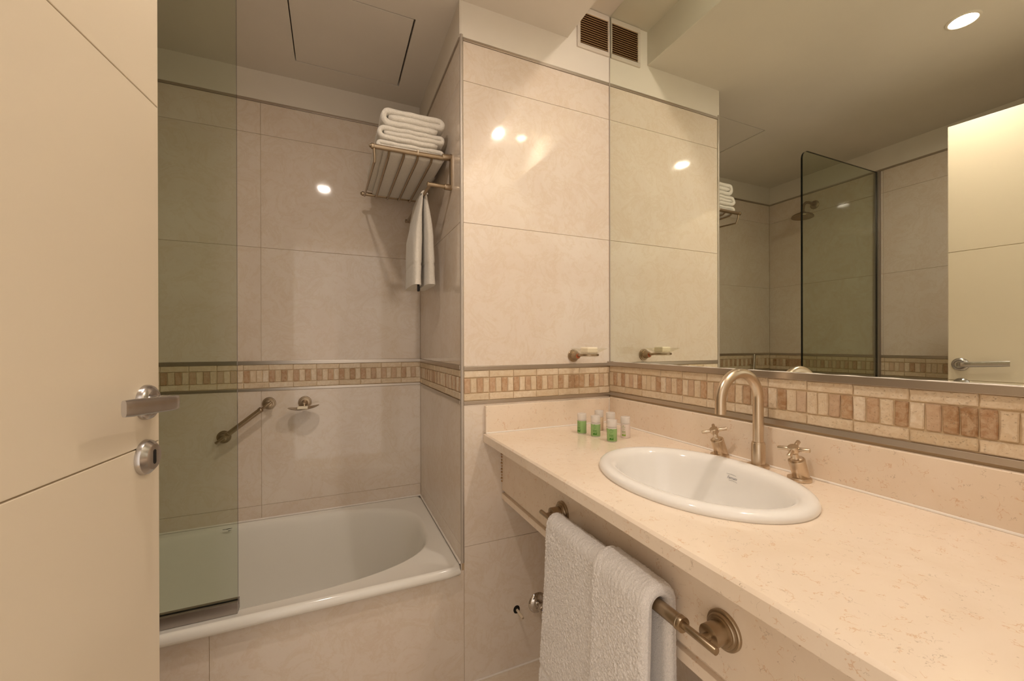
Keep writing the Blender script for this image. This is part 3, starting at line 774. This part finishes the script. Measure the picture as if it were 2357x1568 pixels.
def rail_towel():
    t = thing('hanging_hand_towel', 'small white towel hanging from the rail below the rack', 'towel', (.33, 1.68, 1.43))
    for sgn, xo, zb, seed in ((-1, .0, 1.432, 1), (1, .0, 1.436, 4)):
        # each leaf is a thick folded stack hanging from the rail
        K = 60; J = 40; vs = []; fs = []
        for i in range(K+1):
            f = i/K; z = 1.7955-(1.7955-zb)*f
            thick = .010+.026*min(1, f*2.2)
            xin = .330+sgn*(.0015+.004*f) ; xc = xin+sgn*thick/2+sgn*.004*f
            if f < .06: xc = .330+sgn*.006*(f/.06)+sgn*.004; thick = .013
            ya = 1.588-.010*f; yb = 1.785+.012*f
            for j in range(J):
                a = 2*PI*j/J; c, s = math.cos(a), math.sin(a)
                ex = .35
                px = math.copysign(abs(c)**.7, c)*thick/2; py = math.copysign(abs(s)**ex, s)*(yb-ya)/2
                if .755 < f < .80: px *= .90
                if f > .94: px *= 1.04
                w = noise.noise(Vector((px*60+seed, py*30, z*12)))*.003
                vs.append(Vector((xc+px+w, (ya+yb)/2+py+w*.5, z)))
        for i in range(K):
            for j in range(J): fs.append((i*J+j, i*J+(j+1) % J, (i+1)*J+(j+1) % J, (i+1)*J+j))
        fs.append(tuple(range(J))); fs.append(tuple(K*J+j for j in range(J)))
        mb = MB(); mb.add(vs, fs); obj('towel_leaf', mb, M_TERRY2, t, True, ang=60)
    mb = MB(); 
    mb.tube([(.3345-.0, 1.592, 1.798), (.33, 1.59, 1.8005)], .002, 6)
    mb = MB(); mb.tube(arc((.330, 1.588, 1.786), .0098, 0, PI, 12, (1, 0, 0), (0, 0, 1)), .0045, 10)
    vs = []; fs = []
    for k in range(13):
        a = PI*k/12
        for y in (1.587, 1.787):
            for r in (.0068, .0135): vs.append((.330+r*math.cos(a), y, 1.786+r*math.sin(a)))
    for k in range(12):
        b = k*4; c = b+4; fs += [(b, c, c+2, b+2), (b+1, b+3, c+3, c+1), (b, b+1, c+1, c), (b+2, c+2, c+3, b+3)]
    mb = MB(); mb.add(vs, fs); obj('towel_fold', mb, M_TERRY2, t, True, ang=60)
    mb = MB(); mb.box(.300, .309, 1.584, 1.585, 1.405, 1.436, 0); mb.box(.304, .311, 1.582, 1.5835, 1.407, 1.425, 0); obj('care_tag', mb, M_SCUFF, t, False)
rail_towel()

# ------------------------------------------------------------------ soap holders
t = thing('soap_holder', 'satin nickel soap dish with curved tray on the tub wall', 'soap dish', (-.115, YB, .92))
mb = MB(); rosette(mb, Vector((-.1150, YB, .9370)), Vector((0, -1, 0)), .0275); mb.lathe([(.013, .010), (.0125, .020), (.009, .030), (.0085, .045), (.004, .052)], (-.1150, YB, .9370), (0, -1, 0), 28); obj('mount', mb, M_BRASS, t)
mb = MB(); cx_, cy_, cz_ = -.1165, 2.022, .9150; nR, nT = 8, 48; vs = []; fs = []
for s_, dz in ((1, 0), (-1, -.0018)):
    for i in range(nR+1):
        for k in range(nT):
            a = 2*PI*k/nT; r = i/nR; x = .062*r*math.cos(a); y = .046*r*math.sin(a)
            vs.append((cx_+x, cy_+y, cz_+dz+.013*(x/.062)**2+.004*(y/.046)**2+x*.06))
o1 = (nR+1)*nT
for i in range(nR):
    for k in range(nT): k2 = (k+1) % nT; fs.append((i*nT+k, i*nT+k2, (i+1)*nT+k2, (i+1)*nT+k)); fs.append((o1+i*nT+k, o1+(i+1)*nT+k, o1+(i+1)*nT+k2, o1+i*nT+k2))
for k in range(nT): k2 = (k+1) % nT; fs.append((nR*nT+k, nR*nT+k2, o1+nR*nT+k2, o1+nR*nT+k))
mb.add(vs, fs); obj('tray', mb, M_BRASS, t)
mb = MB(); mb.cyl((-.115, 2.046, .937), (-.1155, 2.040, .918), .0065, 18); obj('bracket', mb, M_BRASS, t)
tag(obj('soap_bar', MB().box(-.1405, -.0990, 2.003, 2.036, .9165, .9275, .002), M_SOAP, None, origin=(-.12, 2.02, .917)), 'small cream soap bar in the metal tray on the tub wall', 'soap')

t = thing('glass_soap_dish', 'frosted glass soap dish in a nickel ring beside the mirror', 'soap dish', (.874, YF, 1.155))
mb = MB(); rosette(mb, Vector((.8735, YF, 1.1545)), Vector((0, -1, 0)), .0245)
obj('mount', mb, M_BRASS, t)
mb = MB(); mb.lathe([(.0175, .008), (.0165, .016), (.0125, .034), (.0118, .036)], (.8735, YF, 1.1545), (0, -1, 0), 32); mb.cyl((.8735, YF-.034, 1.1555), (.8735, YF-.078, 1.1600), .0052, 18); obj('post', mb, M_BRASS, t)
mb = MB(); mb.lathe([(.0070, 0), (.0092, .0006), (.0092, .0012), (.0070, .0016)], (.8735, YF-.0355, 1.1535), (0, -1, 0), 28); obj('seal_ring', mb, M_RUST, t)
RC = Vector((.8735, 1.270, 1.1600))
mb = MB(); mb.lathe([(.0335, -.004), (.0358, -.003), (.0365, 0), (.0358, .003), (.0335, .004), (.0330, 0), (.0335, -.004)], RC, (0, 0, 1), 48, caps=False); obj('ring', mb, M_BRASS, t)
mb = MB(); mb.lathe([(.0, -.0075), (.026, -.0075), (.0325, -.004), (.0330, .004), (.0380, .008), (.052, .0155), (.0665, .0225), (.0670, .0240), (.0655, .0240), (.051, .0175), (.038, .0105), (.030, .006), (.026, -.004), (.0, -.0045)], RC, (0, 0, 1), 56, caps=False); obj('dish', mb, M_DISHG, t)
tag(obj('soap_bar', MB().box(.8520, .8960, 1.246, 1.294, 1.1675, 1.1890, .004, seg=3), M_SOAP, None, origin=(.8735, 1.27, 1.1675)), 'cream soap bar on the frosted glass dish beside the mirror', 'soap')

# ------------------------------------------------------------------ valve and open pipe under the counter
t = thing('stop_valve', 'chrome stop valve with a blue dot under the counter', 'valve', (.7115, YF, .2165))
VC = Vector((.7130, YF, .2165))
mb = MB(); mb.lathe([(.0385, 0), (.038, .002), (.032, .008), (.020, .012), (.016, .013)], VC, (0, -1, 0), 48); obj('flange', mb, M_CHROME, t)
mb = MB(); mb.lathe([(.013, .010), (.013, .032), (.0165, .036), (.0165, .047), (.014, .050), (.002, .051)], VC, (0, -1, 0), 32); obj('stem', mb, M_CHROME, t)
mb = MB(); pts = [VC+Vector((0, -.043, 0)), VC+Vector((0, -.045, -.025)), VC+Vector((0, -.050, -.060)), VC+Vector((0, -.053, -.074))]
mb.tube(pts, [.0125, .0105, .0065, .0050], 20); l = obj('lever', mb, M_CHROME, t)
mb = MB(); mb.cyl(VC+Vector((0, -.050, .0)), VC+Vector((0, -.0522, 0)), .0072, 24, .0004); obj('cold_dot', mb, M_BLUE, t)
t = thing('pipe_stub', 'pale pipe end sticking out of a dark hole in the tiles', 'pipe', (.625, YF, .2130))
mb = MB(); mb.lathe([(.0135, 0), (.0138, .0006), (.011, .0007)], (.6250, YF, .2130), (0, -1, 0), 17, sx=.95, sy=1.1); obj('hole', mb, M_DARK, t, False)
mb = MB(); mb.lathe([(.0048, 0), (.0048, .048), (.0036, .0485), (.0034, .040)], (.6270, YF, .2105), (.05, -1, -.05), 18); obj('tube', mb, M_TIE, t)

# ------------------------------------------------------------------ shower head on the left wall
t = thing('overhead_shower', 'round satin nickel shower head on a curved arm', 'shower head', (XL, 1.766, 2.179))
mb = MB(); mb.lathe([(.030, 0), (.029, .004), (.022, .009), (.014, .011)], (XL, 1.766, 2.179), (1, 0, 0), 36); obj('flange', mb, M_BRASS, t)
pts = [(XL, 1.766, 2.179), (XL+.04, 1.766, 2.184), (XL+.075, 1.766, 2.186), (XL+.100, 1.766, 2.180), (XL+.120, 1.766, 2.163), (XL+.130, 1.766, 2.140), (XL+.134, 1.766, 2.112)]
mb = MB(); mb.tube(pts, .0095, 20); obj('arm', mb, M_BRASS, t)
mb = MB(); mb.lathe([(.010, 0), (.017, .006), (.022, .013), (.045, .020), (.062, .030), (.066, .038), (.065, .044), (.059, .046), (.052, .044), (.002, .044)], (XL+.134, 1.766, 2.116), (.06, 0, -1), 48); obj('rose', mb, M_BRASS, t)
t = thing('vertical_rail', 'short upright chrome rail against the tub wall, seen in the mirror', 'rail', (-.78, YB, .75))
mb = MB(); mb.tube([(-.790, YB-.034, 1.122), (-.776, YB-.034, .960), (-.762, YB-.034, .80)], .0085, 18); obj('tube', mb, M_CHROME, t)
for x, z in ((-.783, 1.04), (-.764, .83)): obj('bracket', MB().cyl((x, YB, z), (x, YB-.034, z), .007, 16), M_CHROME, t)

# ------------------------------------------------------------------ vent
t = thing('vent_grille', 'brown louvred vent grille high beside the mirror', 'vent', (.968, YF, 2.385))
vx0, vx1, vz0, vz1 = .8930, 1.0470, 2.3835, 2.5490
mb = MB()
for a in ((vx0, vx1, vz0, vz0+.017), (vx0, vx1, vz1-.022, vz1), (vx0, vx0+.014, vz0+.017, vz1-.022), (vx1-.006, vx1, vz0+.017, vz1-.022)):
    mb.box(a[0], a[1], YF-.008, YF+.0, a[2], a[3], .0015)
obj('frame', mb, M_VENTF, t)
obj('recess_shade', MB().box(vx0+.012, vx1-.005, YF-.002, YF-.0008, vz0+.015, vz1-.02), mat('vent_recess_shade', S('#4a3018'), .8), t, False)  # dark colour stands in for the shade in the recess behind the slats
ns = 14
for i in range(ns):
    z = vz0+.021+i*(vz1-vz0-.046)/(ns-1)
    mb = MB(); mb.add([(vx0+.013, YF-.0015, z+.004), (vx1-.005, YF-.0015, z+.004), (vx1-.005, YF-.0085, z-.002), (vx0+.013, YF-.0085, z-.002),
                       (vx0+.013, YF-.0015, z+.0052), (vx1-.005, YF-.0015, z+.0052), (vx1-.005, YF-.0085, z-.0005), (vx0+.013, YF-.0085, z-.0005)],
                      [(0, 1, 2, 3), (7, 6, 5, 4), (0, 4, 5, 1), (3, 2, 6, 7), (0, 3, 7, 4), (1, 5, 6, 2)])
    obj('slat', mb, M_VENTS, t, False)

# ------------------------------------------------------------------ downlights
def downlight(x, y, z, label, m, rb, deep=0):
    t = thing('downlight', label, 'ceiling light', (x, y, z), 'recessed downlights')
    ro = .053 if deep else .049
    mb = MB(); mb.lathe([(ro, 0), (ro-.0005, .0022), (ro-.003, .004), (.040, .0046), (.0365, .0030), (.0355, .0)], (x, y, z), (0, 0, -1), 56, caps=False); obj('ring', mb, M_LEVEL, t)
    mb = MB(); n = 32
    if deep:      # bulb with a slightly domed lens
        mb.lathe([(rb*math.cos(q), deep*math.sin(q)) for q in [PI/2*i/6*.97 for i in range(7)]], (x, y, z-.0016), (0, 0, -1), 32); obj('bulb', mb, m, t)
    else:
        mb.add([(x+rb*math.cos(2*PI*k/n), y+rb*math.sin(2*PI*k/n), z-.0016) for k in range(n)], [tuple(range(n))]); b = obj('bulb', mb, m, t, False)
        if b.data.polygons[0].normal.z > 0: b.data.flip_normals()
downlight(-.055, .711, ZC, 'round recessed downlight in the low ceiling', M_LAMP1, .034)
downlight(.968, .345, ZCOVE, 'round recessed downlight in the light cove above the mirror', M_LAMP2, .029, .015)

# ------------------------------------------------------------------ door
TH = .1476; D0 = Vector((-.2532, .8208, 0)); DR = Vector((-math.sin(TH), -math.cos(TH), 0)); DN = Vector((math.cos(TH), -math.sin(TH), 0))
def dw(al, off, z): return D0+DR*al+DN*off+Vector((0, 0, z))
dr = struct('door_1', MB().box(0.0, .80, -.040, -.0045, .008, 2.103, .0015, lambda p: dw(p.x, p.y, p.z)), M_GROOVE)
zz = [.008, .518, 1.0478, 1.5778, 2.103]
for i in range(4):
    mb = MB(); mb.box(0.0, .80, -.006, 0, zz[i]+(.0009 if i else 0), zz[i+1]-(.0009 if i < 3 else 0), .0010, lambda p: dw(p.x, p.y, p.z), seg=2); obj('panel', mb, M_PAINTDOOR, dr)
mb = MB(); mb.box(-.0012, .0, -.040, -.0005, .008, 2.103, 0, lambda p: dw(p.x, p.y, p.z)); obj('edge_lipping', mb, M_PAINTDOOR, dr, False)
# handle
c = dw(.0345, 0, 1.1135)
mb = MB(); mb.lathe([(.0265, 0), (.0262, .004), (.0245, .0075), (.0205, .0105), (.0185, .0112), (.0175, .0105), (.0120, .0100)], c, DN, 56)
h = obj('door_handle', mb, M_STEEL, dr); tag(h, 'brushed steel lever handle')
mb = MB()
mb.lathe([(.0105, .008), (.0105, .017), (.0090, .018), (.0090, .021), (.0105, .022), (.0105, .030)], c, DN, 32)
# lever: rectangular section swept along a bent path (along, off)
path = [(.0345, .020), (.0340, .028), (.0345, .034), (.0385, .0400), (.046, .0438), (.056, .0455), (.075, .0460), (.100, .0455), (.125, .0450), (.150, .0455), (.170, .0460)]
n = len(path); vs = []; fs = []; sec = []
for i in range(n):
    a = Vector(path[max(0, i-1)]); b = Vector(path[min(n-1, i+1)]); tg = (b-a).normalized(); nr = Vector((-tg.y, tg.x)); f = i/(n-1)
    hz = .0100+.0012*min(1, f*1.6); tk = .0070-.0030*min(1, f*1.8)
    if i == n-1: hz *= .93; tk *= .7
    p = Vector(path[i])
    for q in range(16):
        ang = 2*PI*q/16; cc, ss = math.cos(ang), math.sin(ang)
        ux = math.copysign(abs(cc)**.6, cc)*tk; uz = math.copysign(abs(ss)**.6, ss)*hz
        w = p+nr*ux; vs.append(dw(w.x, w.y, 1.1135+.0085*max(0, (w.x-.05)/.12)+uz))
for i in range(n-1):
    for q in range(16): fs.append((i*16+q, i*16+(q+1) % 16, (i+1)*16+(q+1) % 16, (i+1)*16+q))
fs.append(tuple(range(16))); fs.append(tuple((n-1)*16+q for q in range(16)))
mb.add(vs, fs); obj('lever', mb, M_STEEL, h, True, ang=50)
c = dw(.0375, 0, 1.0315)
mb = MB(); mb.lathe([(.0262, 0), (.0262, .003), (.0250, .0065), (.0215, .0100), (.0185, .0125), (.0165, .0130), (.002, .0130)], c, DN, 56); e = obj('keyhole_cover', mb, M_STEEL, dr, True, ang=24)
mb = MB(); out = [(.0035*math.cos(a), .0075+.0035*math.sin(a)) for a in [PI*i/10 for i in range(11)]]+[(.0035*math.cos(a), -.0075+.0035*math.sin(a)) for a in [PI+PI*i/10 for i in range(11)]]
k = len(out); P_ = [dw(.0375+a, .0134, 1.0315+b) for a, b in out]+[dw(.0375+a, .0120, 1.0315+b) for a, b in out]
mb.add(P_, [tuple(range(k))]+[(i, (i+1) % k, k+(i+1) % k, k+i) for i in range(k)]); obj('keyhole', mb, M_DARK, e, False)
